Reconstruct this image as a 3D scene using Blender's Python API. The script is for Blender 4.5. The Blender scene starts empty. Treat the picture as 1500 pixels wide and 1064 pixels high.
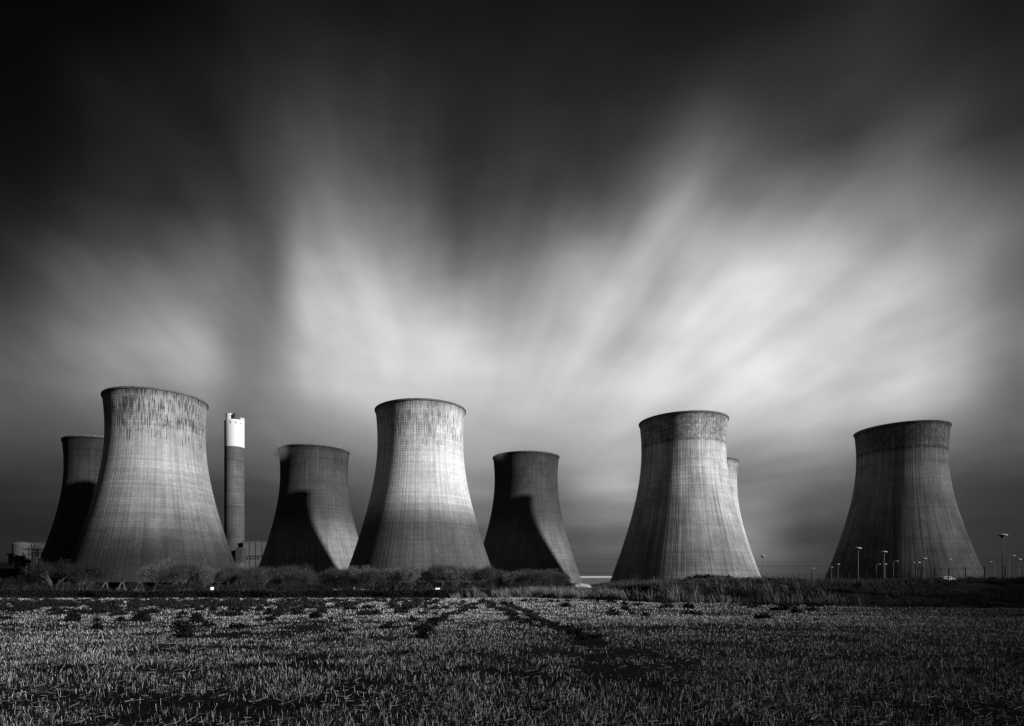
import bpy, bmesh, math, random
import numpy as np
from mathutils import Vector, Matrix
random.seed(7)
rng = np.random.default_rng(11)
PI = math.pi
sc = bpy.context.scene
C = sc.collection

# ------------------------------------------------------------------ camera
F, PX, HY, CAM = 916.0, 687.0, 857.2, 1.7
cd = bpy.data.cameras.new('camera')
cam = bpy.data.objects.new('camera', cd)
C.objects.link(cam)
cam.location = (0, 0, CAM)
cam.rotation_euler = (PI / 2, 0, 0)
cd.sensor_width = 36.0
cd.lens = F / 1500 * 36
cd.shift_x = (750 - PX) / 1500
cd.shift_y = (HY - 532) / 1500
cd.clip_end = 30000
cd.clip_start = 0.1
sc.camera = cam

# ------------------------------------------------------------------ light
SUN_AZ, SUN_EL = math.radians(58.6), math.radians(17)      # azimuth to the right of straight behind the camera
S = Vector((math.sin(SUN_AZ) * math.cos(SUN_EL), -math.cos(SUN_AZ) * math.cos(SUN_EL), math.sin(SUN_EL)))
ld = bpy.data.lights.new('sun', 'SUN')
ld.energy = 5.0
ld.angle = math.radians(2.0)
ld.color = (1, 1, 1)
sun = bpy.data.objects.new('sun', ld)
C.objects.link(sun)
sun.rotation_euler = S.to_track_quat('Z', 'Y').to_euler()
sun.location = S * 300
sc.view_settings.view_transform = 'Standard'
sc.view_settings.look = 'None'
sc.view_settings.exposure = 0.5
sc.view_settings.gamma = 1.0
sc.view_settings.use_curve_mapping = False


class NT:
    """tiny helper round a node tree"""
    def __init__(s, t):
        s.t = t
        s.n = t.nodes
        s.l = t.links

    def node(s, typ, **kw):
        n = s.n.new(typ)
        for k, v in kw.items():
            setattr(n, k, v)
        return n

    def put(s, inp, v):
        if isinstance(v, (int, float)):
            inp.default_value = v
        elif isinstance(v, tuple):
            inp.default_value = v
        elif v is not None:
            s.l.new(v, inp)

    def m(s, op, a, b=None, c=None, clamp=False):
        n = s.node('ShaderNodeMath', operation=op, use_clamp=clamp)
        s.put(n.inputs[0], a)
        s.put(n.inputs[1], b)
        s.put(n.inputs[2], c)
        return n.outputs[0]

    def ramp(s, v, a, b, lo=0.0, hi=1.0):          # smooth map of v from a..b to lo..hi
        n = s.node('ShaderNodeMapRange', interpolation_type='SMOOTHSTEP')
        s.put(n.inputs[0], v)
        for i, x in enumerate((a, b, lo, hi)):
            s.put(n.inputs[1 + i], x)
        return n.outputs[0]

    def xyz(s, a, b, c):
        n = s.node('ShaderNodeCombineXYZ')
        s.put(n.inputs[0], a)
        s.put(n.inputs[1], b)
        s.put(n.inputs[2], c)
        return n.outputs[0]

    def sep(s, v):
        n = s.node('ShaderNodeSeparateXYZ')
        s.put(n.inputs[0], v)
        return n.outputs

    def noise(s, vec, scale=1.0, detail=3.0, rough=0.5):
        n = s.node('ShaderNodeTexNoise')
        s.put(n.inputs['Vector'], vec)
        n.inputs['Scale'].default_value = scale
        n.inputs['Detail'].default_value = detail
        n.inputs['Roughness'].default_value = rough
        return n.outputs[0]

    def white(s, vec):
        n = s.node('ShaderNodeTexWhiteNoise', noise_dimensions='3D')
        s.put(n.inputs['Vector'], vec)
        return n.outputs[0]


# ------------------------------------------------------------------ sky: long-exposure cloud, brightness by azimuth and height, streaks running to one vanishing point on the horizon
world = bpy.data.worlds.new('World')
sc.world = world
world.use_nodes = True
W = NT(world.node_tree)
for n in list(W.n):
    W.n.remove(n)
out = W.node('ShaderNodeOutputWorld')
bg = W.node('ShaderNodeBackground')
W.l.new(bg.outputs[0], out.inputs[0])
tc = W.node('ShaderNodeTexCoord')
VAZ = math.atan((622 - PX) / F)
dx, dy, dz = W.sep(tc.outputs['Generated'])[:3]
vr = W.node('ShaderNodeVectorRotate', rotation_type='Z_AXIS')
W.l.new(tc.outputs['Generated'], vr.inputs['Vector'])
vr.inputs['Angle'].default_value = VAZ
rx, ry, rz_ = W.sep(vr.outputs[0])[:3]
psi = W.m('ARCTAN2', rx, W.m('ADD', W.m('ABSOLUTE', rz_), 0.02))     # which streak
rho = W.m('ARCCOSINE', ry)                                          # how far along it
SKX = [50 * i for i in range(31)]
SKY = [(-60, [2, 2, 3, 4, 7, 11, 14, 18, 20, 21, 22, 22, 23, 22, 22, 21, 21, 21, 20, 20, 20, 22, 24, 27, 30, 33, 34, 33, 29, 26, 24]),
       (30, [2, 3, 4, 6, 10, 16, 19, 24, 26, 27, 28, 28, 29, 29, 28, 27, 27, 27, 26, 26, 26, 28, 30, 33, 37, 41, 44, 44, 38, 33, 31]),
       (110, [6, 9, 15, 22, 24, 26, 30, 36, 38, 42, 44, 44, 40, 36, 34, 33, 32, 33, 34, 37, 42, 46, 50, 54, 56, 56, 54, 50, 46, 46, 44]),
       (200, [16, 17, 22, 30, 36, 40, 42, 50, 66, 76, 78, 74, 62, 52, 50, 50, 49, 50, 54, 66, 80, 90, 88, 72, 66, 68, 76, 82, 78, 70, 62]),
       (300, [32, 36, 42, 50, 50, 52, 62, 70, 84, 114, 126, 124, 98, 76, 74, 78, 80, 82, 90, 120, 140, 134, 122, 124, 124, 128, 136, 144, 146, 134, 112]),
       (400, [60, 80, 98, 108, 110, 110, 110, 106, 112, 168, 192, 190, 162, 124, 128, 140, 142, 148, 160, 170, 184, 204, 202, 198, 200, 202, 202, 192, 176, 142, 110]),
       (480, [84, 104, 126, 140, 150, 154, 144, 124, 134, 184, 208, 216, 210, 202, 194, 180, 174, 180, 194, 208, 214, 216, 216, 214, 213, 212, 210, 202, 188, 158, 120]),
       (560, [96, 112, 128, 144, 152, 154, 150, 124, 146, 180, 200, 207, 210, 210, 206, 202, 204, 211, 215, 218, 219, 219, 218, 215, 214, 210, 212, 208, 192, 152, 110]),
       (640, [74, 80, 88, 96, 104, 112, 118, 114, 124, 132, 140, 146, 154, 166, 174, 172, 170, 172, 178, 184, 190, 194, 196, 192, 186, 174, 162, 148, 130, 108, 94]),
       (720, [42, 48, 50, 52, 58, 62, 66, 68, 72, 78, 84, 88, 104, 124, 128, 110, 108, 140, 172, 156, 120, 112, 108, 102, 96, 90, 86, 80, 72, 66, 60]),
       (785, [30, 30, 31, 34, 38, 44, 49, 50, 52, 56, 60, 66, 75, 85, 88, 85, 84, 86, 94, 98, 98, 116, 176, 112, 82, 76, 70, 64, 60, 55, 50]),
       (850, [28, 28, 28, 30, 34, 38, 42, 44, 46, 48, 50, 55, 60, 65, 68, 72, 75, 78, 80, 82, 82, 82, 80, 75, 70, 64, 60, 58, 54, 50, 45])]
_ys = np.array([r[0] for r in SKY], float)
_tb = np.array([r[1] for r in SKY], float)
_tb[:3] = _tb[:3] * 1.1 + 1.5
_tb /= 255


def crom(xs_, ys_, x):
    x = float(np.clip(x, xs_[0], xs_[-1]))
    i_ = int(np.clip(np.searchsorted(xs_, x) - 1, 0, len(xs_) - 2))
    t = (x - xs_[i_]) / (xs_[i_ + 1] - xs_[i_])
    g = lambda k: ys_[int(np.clip(k, 0, len(xs_) - 1))]
    p0, p1, p2, p3 = g(i_ - 1), g(i_), g(i_ + 1), g(i_ + 2)
    return p1 + .5 * t * (p2 - p0 + t * (2 * p0 - 5 * p1 + 4 * p2 - p3 + t * (3 * (p1 - p2) + p3 - p0)))


def sky_at(az, te):
    """table value for a compass direction and the tangent of the height above the horizon"""
    x = PX + F * math.tan(az)
    y = HY - te * F / math.cos(az)
    rows_ = crom(_ys, _tb, y)
    return max(0.005, float(crom(np.array(SKX, float), rows_, x)))


# streaks bend the look-up a little, so that every edge in the cloud runs along them
wa = W.noise(W.xyz(W.m('MULTIPLY', psi, 3.4), W.m('MULTIPLY', rho, 2.6), 3.3), 1.0, 2.5, 0.5)
wb_ = W.noise(W.xyz(W.m('MULTIPLY', psi, 3.4), W.m('MULTIPLY', rho, 2.6), 9.3), 1.0, 2.5, 0.5)
hor = W.m('SQRT', W.m('ADD', W.m('ADD', W.m('MULTIPLY', dx, dx), W.m('MULTIPLY', dy, dy)), 1e-6))
te = W.m('DIVIDE', W.m('ABSOLUTE', dz), hor)
fade = W.ramp(rho, 0.28, 0.62)
te = W.m('ADD', te, W.m('MULTIPLY', W.m('MULTIPLY', W.m('SUBTRACT', wa, 0.5), fade), W.m('MULTIPLY', W.m('MINIMUM', te, 0.5), 0.24)))
azm = W.m('ARCTAN2', dx, dy)
azw = W.m('ADD', azm, W.m('MULTIPLY', W.m('MULTIPLY', W.m('SUBTRACT', wb_, 0.5), fade), 0.12))
AZ0 = math.radians(42)
uu = W.m('ADD', W.m('MULTIPLY', azw, 0.5 / AZ0), 0.5, clamp=True)
TES = [0.0, .03, .07, .11, .15, .19, .23, .27, .31, .35, .40, .45, .50, .56, .62, .68, .75, .82, .90, 1.0]
acc = None
for k, te_k in enumerate(TES):
    cr = W.node('ShaderNodeValToRGB')
    W.l.new(uu, cr.inputs[0])
    rp = cr.color_ramp
    rp.interpolation = 'CARDINAL'
    NS = 32
    for j in range(NS - 2):
        rp.elements.new((j + 1) / (NS - 1))
    for j, e_ in enumerate(rp.elements):
        e_.position = j / (NS - 1)
        g_ = sky_at(-AZ0 + 2 * AZ0 * j / (NS - 1), te_k)
        e_.color = (g_, g_, g_, 1)
    if acc is None:
        acc = cr.outputs[0]
        continue
    mr = W.node('ShaderNodeMapRange')
    W.l.new(te, mr.inputs[0])
    mr.inputs[1].default_value = TES[k - 1]
    mr.inputs[2].default_value = te_k
    mx = W.node('ShaderNodeMix', data_type='RGBA')
    W.l.new(mr.outputs[0], mx.inputs[0])
    W.l.new(acc, mx.inputs[6])
    W.l.new(cr.outputs[0], mx.inputs[7])
    acc = mx.outputs[2]
tone = W.m('MULTIPLY', acc, 1.0)
st = W.noise(W.xyz(W.m('MULTIPLY', psi, 4.2), W.m('MULTIPLY', rho, 3.0), 0.0), 1.0, 2.5, 0.5)
st2 = W.noise(W.xyz(W.m('MULTIPLY', psi, 15.0), W.m('MULTIPLY', rho, 5.0), 4.0), 1.0, 2.0, 0.5)
soft = W.noise(W.xyz(W.m('ADD', W.m('MULTIPLY', azm, 3.5), W.m('MULTIPLY', te, -3.0)), W.m('ADD', W.m('MULTIPLY', te, 6.0), W.m('MULTIPLY', azm, 2.0)), 5.5), 1.0, 4.0, 0.5)
stv = W.m('ADD', 1.0, W.m('MULTIPLY', W.m('SUBTRACT', st, 0.5), W.ramp(rho, .22, .55, 0.06, 0.60)))
stv = W.m('ADD', stv, W.m('MULTIPLY', W.m('SUBTRACT', st2, 0.5), W.ramp(rho, .3, .6, 0.0, 0.14)))
stv = W.m('MULTIPLY', stv, W.ramp(soft, 0.3, 0.7, 0.94, 1.05))
tone = W.m('MULTIPLY', tone, stv)
# low flat bars of cloud
hb = W.noise(W.xyz(W.m('MULTIPLY', azm, 4.0), W.m('MULTIPLY', te, 22.0), 1.7), 1.0, 3.0, 0.5)
tone = W.m('MULTIPLY', tone, W.m('ADD', 1.0, W.m('MULTIPLY', W.m('SUBTRACT', hb, 0.5), W.ramp(te, 0.1, 0.26, 0.55, 0.0))))
lin = W.m('POWER', tone, 2.25)
# behind the camera and overhead the sky is plain and dark
backk = W.ramp(W.m('ABSOLUTE', azm), math.radians(46), math.radians(80), 1.0, 0.0)
lin = W.m('ADD', W.m('MULTIPLY', lin, backk), W.m('MULTIPLY', W.m('SUBTRACT', 1.0, backk), 0.042))
skyt = W.node('ShaderNodeTexSky', sky_type='NISHITA')
skyt.sun_disc = False
skyt.sun_elevation = SUN_EL
skyt.sun_rotation = math.atan2(S.x, S.y)
sc_ = W.node('ShaderNodeSeparateColor')
W.l.new(skyt.outputs[0], sc_.inputs[0])
blue = W.m('MULTIPLY', sc_.outputs[0], 0.002)       # the red channel of the clear sky: a red filter on black and white film
val = W.m('ADD', lin, blue)
W.l.new(val, bg.inputs['Color'])
bg.inputs['Strength'].default_value = 0.70

# ------------------------------------------------------------------ helpers
MATS = {}


def gray(name, v, rough=0.85, var=0.25, scale=1.0, bump=0.0, spec=0.2):
    if name in MATS:
        return MATS[name]
    m = bpy.data.materials.new(name)
    m.use_nodes = True
    T = NT(m.node_tree)
    b = T.n['Principled BSDF']
    t = T.node('ShaderNodeTexCoord')
    n = T.noise(t.outputs['Object'], scale, 5.0, 0.6)
    f = T.ramp(n, 0.3, 0.7, v * (1 - var), v * (1 + var))
    T.l.new(f, b.inputs['Base Color'])
    b.inputs['Roughness'].default_value = rough
    b.inputs['Specular IOR Level'].default_value = spec
    if bump:
        bp = T.node('ShaderNodeBump')
        bp.inputs['Distance'].default_value = bump
        T.l.new(n, bp.inputs['Height'])
        T.l.new(bp.outputs[0], b.inputs['Normal'])
    MATS[name] = m
    return m


def leafy(name, v, var=0.6, p=1.6):
    """tone differs from stalk to stalk (per mesh island)"""
    if name in MATS:
        return MATS[name]
    m = bpy.data.materials.new(name)
    m.use_nodes = True
    T = NT(m.node_tree)
    b = T.n['Principled BSDF']
    g = T.node('ShaderNodeNewGeometry')
    f = T.m('MULTIPLY', T.m('POWER', g.outputs['Random Per Island'], p), v * 2 * var)
    f = T.m('ADD', f, v * (1 - var))
    T.l.new(f, b.inputs['Base Color'])
    b.inputs['Roughness'].default_value = 0.7
    b.inputs['Specular IOR Level'].default_value = 0.15
    MATS[name] = m
    return m


def tag(o, label=None, cat=None, group=None, kind=None):
    if label:
        o['label'] = label
    if cat:
        o['category'] = cat
    if group:
        o['group'] = group
    if kind:
        o['kind'] = kind
    return o


def empty(name, loc, label, cat, group=None, rz=0.0):
    o = bpy.data.objects.new(name, None)
    C.objects.link(o)
    o.location = loc
    o.rotation_euler = (0, 0, rz)
    return tag(o, label, cat, group)


def link(name, me, mat, parent=None, loc=(0, 0, 0)):
    o = bpy.data.objects.new(name, me)
    C.objects.link(o)
    if mat and not me.materials:
        me.materials.append(mat)
    if parent:
        o.parent = parent
    o.location = loc
    return o


def np_mesh(name, verts, faces, smooth=False):
    """verts (n,3), faces (k,m) arrays"""
    me = bpy.data.meshes.new(name)
    verts = np.asarray(verts, np.float32)
    faces = np.asarray(faces, np.int32)
    k, m = faces.shape
    me.vertices.add(len(verts))
    me.vertices.foreach_set('co', verts.ravel())
    me.loops.add(k * m)
    me.loops.foreach_set('vertex_index', faces.ravel())
    me.polygons.add(k)
    me.polygons.foreach_set('loop_start', np.arange(k, dtype=np.int32) * m)
    me.polygons.foreach_set('loop_total', np.full(k, m, np.int32))
    if smooth:
        me.polygons.foreach_set('use_smooth', np.ones(k, bool))
    me.update(calc_edges=True)
    return me


def slivers(p0, p1, w0, w1, side=None):
    """thin quads from p0 to p1; returns verts, faces"""
    n = len(p0)
    d = p1 - p0
    if side is None:
        a = rng.uniform(0, 2 * PI, n)
        side = np.stack([np.cos(a), np.sin(a), rng.normal(0, .25, n)], 1)
    s = np.cross(d, side)
    s /= (np.linalg.norm(s, axis=1, keepdims=True) + 1e-9)
    w0 = np.broadcast_to(np.asarray(w0, float), (n,))[:, None] / 2
    w1 = np.broadcast_to(np.asarray(w1, float), (n,))[:, None] / 2
    v = np.stack([p0 - s * w0, p0 + s * w0, p1 + s * w1, p1 - s * w1], 1).reshape(-1, 3)
    f = np.arange(4 * n).reshape(n, 4)
    return v, f


class MB:
    """collects shapes in one bmesh and links them as ONE mesh object"""
    def __init__(s):
        s.b = bmesh.new()

    def box(s, c, d, rz=0.0, bevel=0.0):
        M = Matrix.Translation(c) @ Matrix.Rotation(rz, 4, 'Z') @ Matrix.Diagonal((d[0], d[1], d[2], 1))
        r = bmesh.ops.create_cube(s.b, size=1.0, matrix=M)
        if bevel:
            es = list({e for v in r['verts'] for e in v.link_edges})
            bmesh.ops.bevel(s.b, geom=es, offset=bevel, segments=1, affect='EDGES')
        return s

    def rod(s, a, b, r0, r1=None, seg=8):
        a, b = Vector(a), Vector(b)
        r1 = r0 if r1 is None else r1
        d = b - a
        M = Matrix.Translation((a + b) / 2) @ d.to_track_quat('Z', 'Y').to_matrix().to_4x4()
        bmesh.ops.create_cone(s.b, cap_ends=True, segments=seg, radius1=r0, radius2=r1, depth=d.length, matrix=M)
        return s

    def lathe(s, prof, seg=48, c=(0, 0, 0), closed=False):
        rings = []
        for (r, z) in prof:
            rings.append([s.b.verts.new((c[0] + r * math.cos(2 * PI * i / seg), c[1] + r * math.sin(2 * PI * i / seg), c[2] + z)) for i in range(seg)])
        pairs = list(zip(rings, rings[1:]))
        if closed:
            pairs.append((rings[-1], rings[0]))
        for A, B in pairs:
            for i in range(seg):
                j = (i + 1) % seg
                s.b.faces.new((A[i], A[j], B[j], B[i]))
        if not closed:
            for R, z in ((rings[0], 0), (rings[-1], 1)):
                if len(R) > 2:
                    s.b.faces.new(R if z else R[::-1])
        return s

    def prism(s, pts, y0, y1):
        """outline in x,z extruded along y"""
        A = [s.b.verts.new((x, y0, z)) for x, z in pts]
        B = [s.b.verts.new((x, y1, z)) for x, z in pts]
        s.b.faces.new(A)
        s.b.faces.new(B[::-1])
        n = len(pts)
        for i in range(n):
            j = (i + 1) % n
            s.b.faces.new((A[j], A[i], B[i], B[j]))
        return s

    def mesh(s, name, smooth=False):
        bmesh.ops.recalc_face_normals(s.b, faces=s.b.faces)
        me = bpy.data.meshes.new(name)
        s.b.to_mesh(me)
        s.b.free()
        if smooth:
            me.polygons.foreach_set('use_smooth', [True] * len(me.polygons))
            me.set_sharp_from_angle(angle=math.radians(35))
        return me

    def obj(s, name, mat, parent=None, smooth=False, loc=(0, 0, 0)):
        return link(name, s.mesh(name, smooth), mat, parent, loc)


def at(px, py, Y):
    return Vector(((px - PX) / F * Y, Y, CAM + (HY - py) / F * Y))


# ------------------------------------------------------------------ terrain
YB_X = np.array([-400, -20, 8, 14, 20, 29, 32, 41, 70, 400])
YB_Y = np.array([82, 82, 84, 75, 59, 52, 48.5, 46, 42, 10])


def yb(x):
    x = np.asarray(x, float)
    return np.interp(x, YB_X, YB_Y) + 0.7 * np.sin(x * .31) + .4 * np.sin(x * .83 + 1)


def sst(x):
    x = np.clip(x, 0, 1)
    return x * x * (3 - 2 * x)


def vnoise(x, y, s, seed=0):
    """smooth value noise"""
    g = np.random.default_rng(seed).uniform(-1, 1, (64, 64))
    x = np.asarray(x) / s
    y = np.asarray(y) / s
    xi, yi = np.floor(x).astype(int), np.floor(y).astype(int)
    fx, fy = sst(x - xi), sst(y - yi)
    a = g[xi % 64, yi % 64]
    b = g[(xi + 1) % 64, yi % 64]
    c = g[xi % 64, (yi + 1) % 64]
    d = g[(xi + 1) % 64, (yi + 1) % 64]
    return (a * (1 - fx) + b * fx) * (1 - fy) + (c * (1 - fx) + d * fx) * fy


def hfield(x, y):
    z = 0.035 * vnoise(x, y, 1.7, 1) + 0.06 * vnoise(x, y, 7, 2) + 0.02 * vnoise(x, y, .6, 3)
    e = sst((yb(x) - y) / 1.5)
    return z * e - 0.28 * (1 - e)


def hground(x, y):
    x = np.asarray(x, float)
    y = np.asarray(y, float)
    d = y - yb(x)
    t = sst((x - (1 + 0.115 * y)) / (10 + 0.05 * y))            # 0 low ground on the left, 1 plateau on the right
    far = sst((y - 250) / 120)
    plate = 2.1 * (1 - far) - 3.0 * far
    mid = sst((x + 4 + 0.0 * y) / 14) * (1 - t)
    left = -0.9 * sst((d - 2) / 10) - 2.1 * sst((d - 15) / 60)
    low = left * (1 - mid) + mid * (0.9 * sst(d / 14) - 3.9 * sst((d - 28) / 80))
    rise = sst(d / 13)
    hi = plate * rise
    z = low * (1 - t) + hi * t
    z = z + rise * (0.16 * vnoise(x, y, 2.4, 4) + 0.18 * vnoise(x, y, 5, 5) + .22 * vnoise(x, y, 13, 6)) * (1 - far)
    behind = sst(-d / 3)
    return z - 0.3 * (1 - sst(d / 1.2)) - 0.25 * behind


def grid(xs, ys, hf):
    X, Y = np.meshgrid(xs, ys)
    Z = hf(X, Y)
    v = np.stack([X, Y, Z], -1).reshape(-1, 3)
    nx, ny = len(xs), len(ys)
    i = np.arange(nx - 1)[None, :] + np.arange(ny - 1)[:, None] * nx
    f = np.stack([i, i + 1, i + 1 + nx, i + nx], -1).reshape(-1, 4)
    return v, f


def ground_mat(name, dark, light, scl):
    m = bpy.data.materials.new(name)
    m.use_nodes = True
    T = NT(m.node_tree)
    b = T.n['Principled BSDF']
    t = T.node('ShaderNodeTexCoord').outputs['Object']
    mp = T.node('ShaderNodeMapping')
    T.l.new(t, mp.inputs[0])
    mp.inputs['Scale'].default_value = (1.0, 0.45, 1.0)
    n1 = T.noise(mp.outputs[0], scl, 8.0, 0.72)
    n2 = T.noise(t, 0.35, 4.0, 0.6)
    f = T.m('MULTIPLY', T.ramp(n1, 0.36, 0.66, dark, light), T.ramp(n2, 0.3, 0.7, 0.45, 1.4))
    T.l.new(f, b.inputs['Base Color'])
    b.inputs['Roughness'].default_value = 0.95
    b.inputs['Specular IOR Level'].default_value = 0.05
    bp = T.node('ShaderNodeBump')
    bp.inputs['Distance'].default_value = 0.05
    T.l.new(n1, bp.inputs['Height'])
    T.l.new(bp.outputs[0], b.inputs['Normal'])
    return m


xs = np.concatenate([-np.geomspace(14000, 60, 34), np.arange(-58, 130, 1.6), np.geomspace(131, 14000, 34)])
ys = np.concatenate([[-600, -200, -60, -10], np.arange(0, 150, 1.6), np.geomspace(152, 14000, 50)])
v, f = grid(xs, ys, hground)
g = link('ground', np_mesh('ground', v, f, True), ground_mat('rough_grass_ground', 0.012, 0.04, 1.5))
tag(g, kind='structure')

xs = np.arange(-140, 90, .45)
ts = np.linspace(0, 1, 260)
X = np.repeat(xs[None, :], len(ts), 0)
Y = -6 + (yb(X) + .3 + 6) * ts[:, None] ** 1.0
Z = hfield(X, Y)
nx = len(xs)
i = np.arange(nx - 1)[None, :] + np.arange(len(ts) - 1)[:, None] * nx
ff = np.stack([i, i + 1, i + 1 + nx, i + nx], -1).reshape(-1, 4)
fld = link('field', np_mesh('field', np.stack([X, Y, Z], -1).reshape(-1, 3), ff, True), ground_mat('stubble_soil', 0.004, 0.022, 9.0))
tag(fld, kind='structure')

# ------------------------------------------------------------------ cooling towers
ZT, ZB, RT, ZW, BB = 114.0, 3.2, 27.7, 95.0, 62.0


def rad(z):
    return RT * math.sqrt(1 + ((z - ZW) / BB) ** 2)


def shell_mat(name, base=0.25, streak=0.5, low=0.7, low_z=50, low_w=12, band=0.0, fleck=1.0, patch=0.25, runs=0.3, seed=0.0, ragged=14.0, rimdark=0.5, foot=0.7):
    m = bpy.data.materials.new(name)
    m.use_nodes = True
    T = NT(m.node_tree)
    b = T.n['Principled BSDF']
    t = T.node('ShaderNodeTexCoord').outputs['Object']
    x, y, z = T.sep(t)[:3]
    ang = T.m('ARCTAN2', y, x)
    u = T.m('MULTIPLY', ang, 104 / (2 * PI))            # panels round the shell
    w = T.m('MULTIPLY', z, 1 / 1.45)                   # casting lifts
    fu, fw = T.m('FRACT', u), T.m('FRACT', w)
    cu, cw = T.m('FLOOR', u), T.m('FLOOR', w)
    # seams
    du = T.m('ABSOLUTE', T.m('SUBTRACT', fu, 0.5))
    dw = T.m('ABSOLUTE', T.m('SUBTRACT', fw, 0.5))
    su = T.ramp(du, 0.34, 0.5, 0.0, 1.0)
    sw = T.ramp(dw, 0.28, 0.5, 0.0, 1.0)
    seam_n = T.noise(T.xyz(T.m('MULTIPLY', u, 0.35), T.m('MULTIPLY', w, 0.6), seed), 1.0, 4.0, 0.7)
    cell = T.white(T.xyz(cu, cw, seed + .5))
    col = T.white(T.xyz(cu, seed + 9.5, 0.5))
    row = T.white(T.xyz(cw, seed + 3.5, 1.5))
    # meridional weather streaks
    s1 = T.noise(T.xyz(T.m('MULTIPLY', ang, 22.0), T.m('MULTIPLY', z, 0.018), seed), 1.0, 4.0, 0.6)
    s2 = T.noise(T.xyz(T.m('MULTIPLY', ang, 70.0), T.m('MULTIPLY', z, 0.09), seed + 4), 1.0, 3.0, 0.6)
    cl = T.noise(t, 0.045, 5.0, 0.6)
    fine = T.noise(t, 1.4, 5.0, 0.7)
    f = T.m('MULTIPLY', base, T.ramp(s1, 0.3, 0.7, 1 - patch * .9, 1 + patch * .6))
    f = T.m('MULTIPLY', f, T.ramp(cl, 0.3, 0.7, 1 - patch, 1 + patch * .5))
    f = T.m('MULTIPLY', f, T.m('ADD', 0.93, T.m('MULTIPLY', cell, 0.14)))
    f = T.m('MULTIPLY', f, T.m('ADD', 0.95, T.m('MULTIPLY', col, 0.10)))
    f = T.m('MULTIPLY', f, T.m('ADD', 0.88, T.m('MULTIPLY', row, 0.22)))
    f = T.m('MULTIPLY', f, T.ramp(fine, 0.25, 0.75, 0.86, 1.12))
    seam = T.m('MULTIPLY', T.m('MAXIMUM', T.m('MULTIPLY', su, T.m('MULTIPLY', col, 0.95)), T.m('MULTIPLY', sw, T.m('ADD', 0.4, T.m('MULTIPLY', row, 0.6)))), T.ramp(seam_n, 0.3, 0.68, 0.04, 0.30))
    f = T.m('MULTIPLY', f, T.m('SUBTRACT', 1.0, seam))
    # long dark runs down the lower shell
    rn = T.noise(T.xyz(T.m('MULTIPLY', ang, 34.0), T.m('MULTIPLY', z, 0.012), seed + 11), 1.0, 3.0, 0.65)
    f = T.m('MULTIPLY', f, T.m('SUBTRACT', 1.0, T.m('MULTIPLY', T.ramp(rn, 0.56, 0.68), runs)))
    # old damp zone and painted-in shade in the lower shell, ragged upper edge
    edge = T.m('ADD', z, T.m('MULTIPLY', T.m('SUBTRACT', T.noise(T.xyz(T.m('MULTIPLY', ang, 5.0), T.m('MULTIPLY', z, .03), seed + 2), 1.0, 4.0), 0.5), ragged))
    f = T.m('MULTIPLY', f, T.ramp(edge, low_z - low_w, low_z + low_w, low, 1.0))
    f = T.m('MULTIPLY', f, T.ramp(z, 2, 50, foot, 1.0))  # further shade towards the ground, painted into the colour
    # dark algae drips that start under the rim
    dr = T.noise(T.xyz(T.m('MULTIPLY', u, 3.0), T.m('MULTIPLY', z, 0.11), seed + 7), 1.0, 3.0, 0.6)
    drz = T.ramp(z, 62, 104, 0.0, 1.0)
    thr = T.m('ADD', T.ramp(drz, 0.0, 1.0, 0.74, 0.46), T.m('MULTIPLY', T.m('SUBTRACT', cl, 0.5), 0.35))
    dm = T.m('MULTIPLY', T.ramp(T.m('SUBTRACT', dr, thr), 0.0, 0.11), streak)
    f = T.m('MULTIPLY', f, T.m('SUBTRACT', 1.0, dm))
    # rim stain
    f = T.m('MULTIPLY', f, T.ramp(T.m('ADD', z, T.m('MULTIPLY', s2, 4.0)), 111, 115.5, 1.0, rimdark))
    # later repair band under the rim
    if band:
        bm_ = T.ramp(T.m('ADD', z, T.m('MULTIPLY', s2, 2.5)), 96.2, 97.6)
        blk = T.white(T.xyz(T.m('FLOOR', T.m('MULTIPLY', u, 2.0)), T.m('FLOOR', T.m('MULTIPLY', z, 0.9)), seed + 5))
        nn = T.noise(T.xyz(T.m('MULTIPLY', u, 0.5), T.m('MULTIPLY', z, 0.3), seed + 6), 1.0, 6.0, .8)
        bb = T.m('MULTIPLY', T.m('ADD', 0.60, T.m('MULTIPLY', blk, 0.48)), T.ramp(nn, 0.36, 0.62, 0.70, 1.12))
        bb = T.m('MULTIPLY', bb, T.ramp(z, 96.9, 97.9, 0.72, 1.0))
        k = T.m('ADD', 1.0, T.m('MULTIPLY', bm_, T.m('SUBTRACT', bb, 1.0)))
        f = T.m('MULTIPLY', f, T.m('ADD', 1.0, T.m('MULTIPLY', T.m('SUBTRACT', k, 1.0), band)))
    # pale lime flecks
    if fleck:
        vo = T.noise(T.xyz(T.m('MULTIPLY', ang, 62.0), T.m('MULTIPLY', z, 1.5), seed + 21), 1.0, 2.0, 0.5)
        big = T.noise(T.xyz(T.m('MULTIPLY', ang, 9.0), T.m('MULTIPLY', z, 0.10), seed + 22), 1.0, 2.0, 0.5)
        zz = T.m('MULTIPLY', T.ramp(z, 56, 42), T.ramp(big, 0.42, 0.62))
        fm = T.m('MULTIPLY', T.ramp(vo, 0.70, 0.73), zz)
        f = T.m('ADD', f, T.m('MULTIPLY', fm, 0.30 * fleck))
    T.l.new(f, b.inputs['Base Color'])
    b.inputs['Roughness'].default_value = 0.9
    b.inputs['Specular IOR Level'].default_value = 0.12
    bp = T.node('ShaderNodeBump')
    bp.inputs['Distance'].default_value = 0.10
    T.l.new(T.m('SUBTRACT', T.m('MULTIPLY', fine, 0.5), T.m('MULTIPLY', T.m('MAXIMUM', su, sw), 0.8)), bp.inputs['Height'])
    T.l.new(bp.outputs[0], b.inputs['Normal'])
    return m


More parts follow.
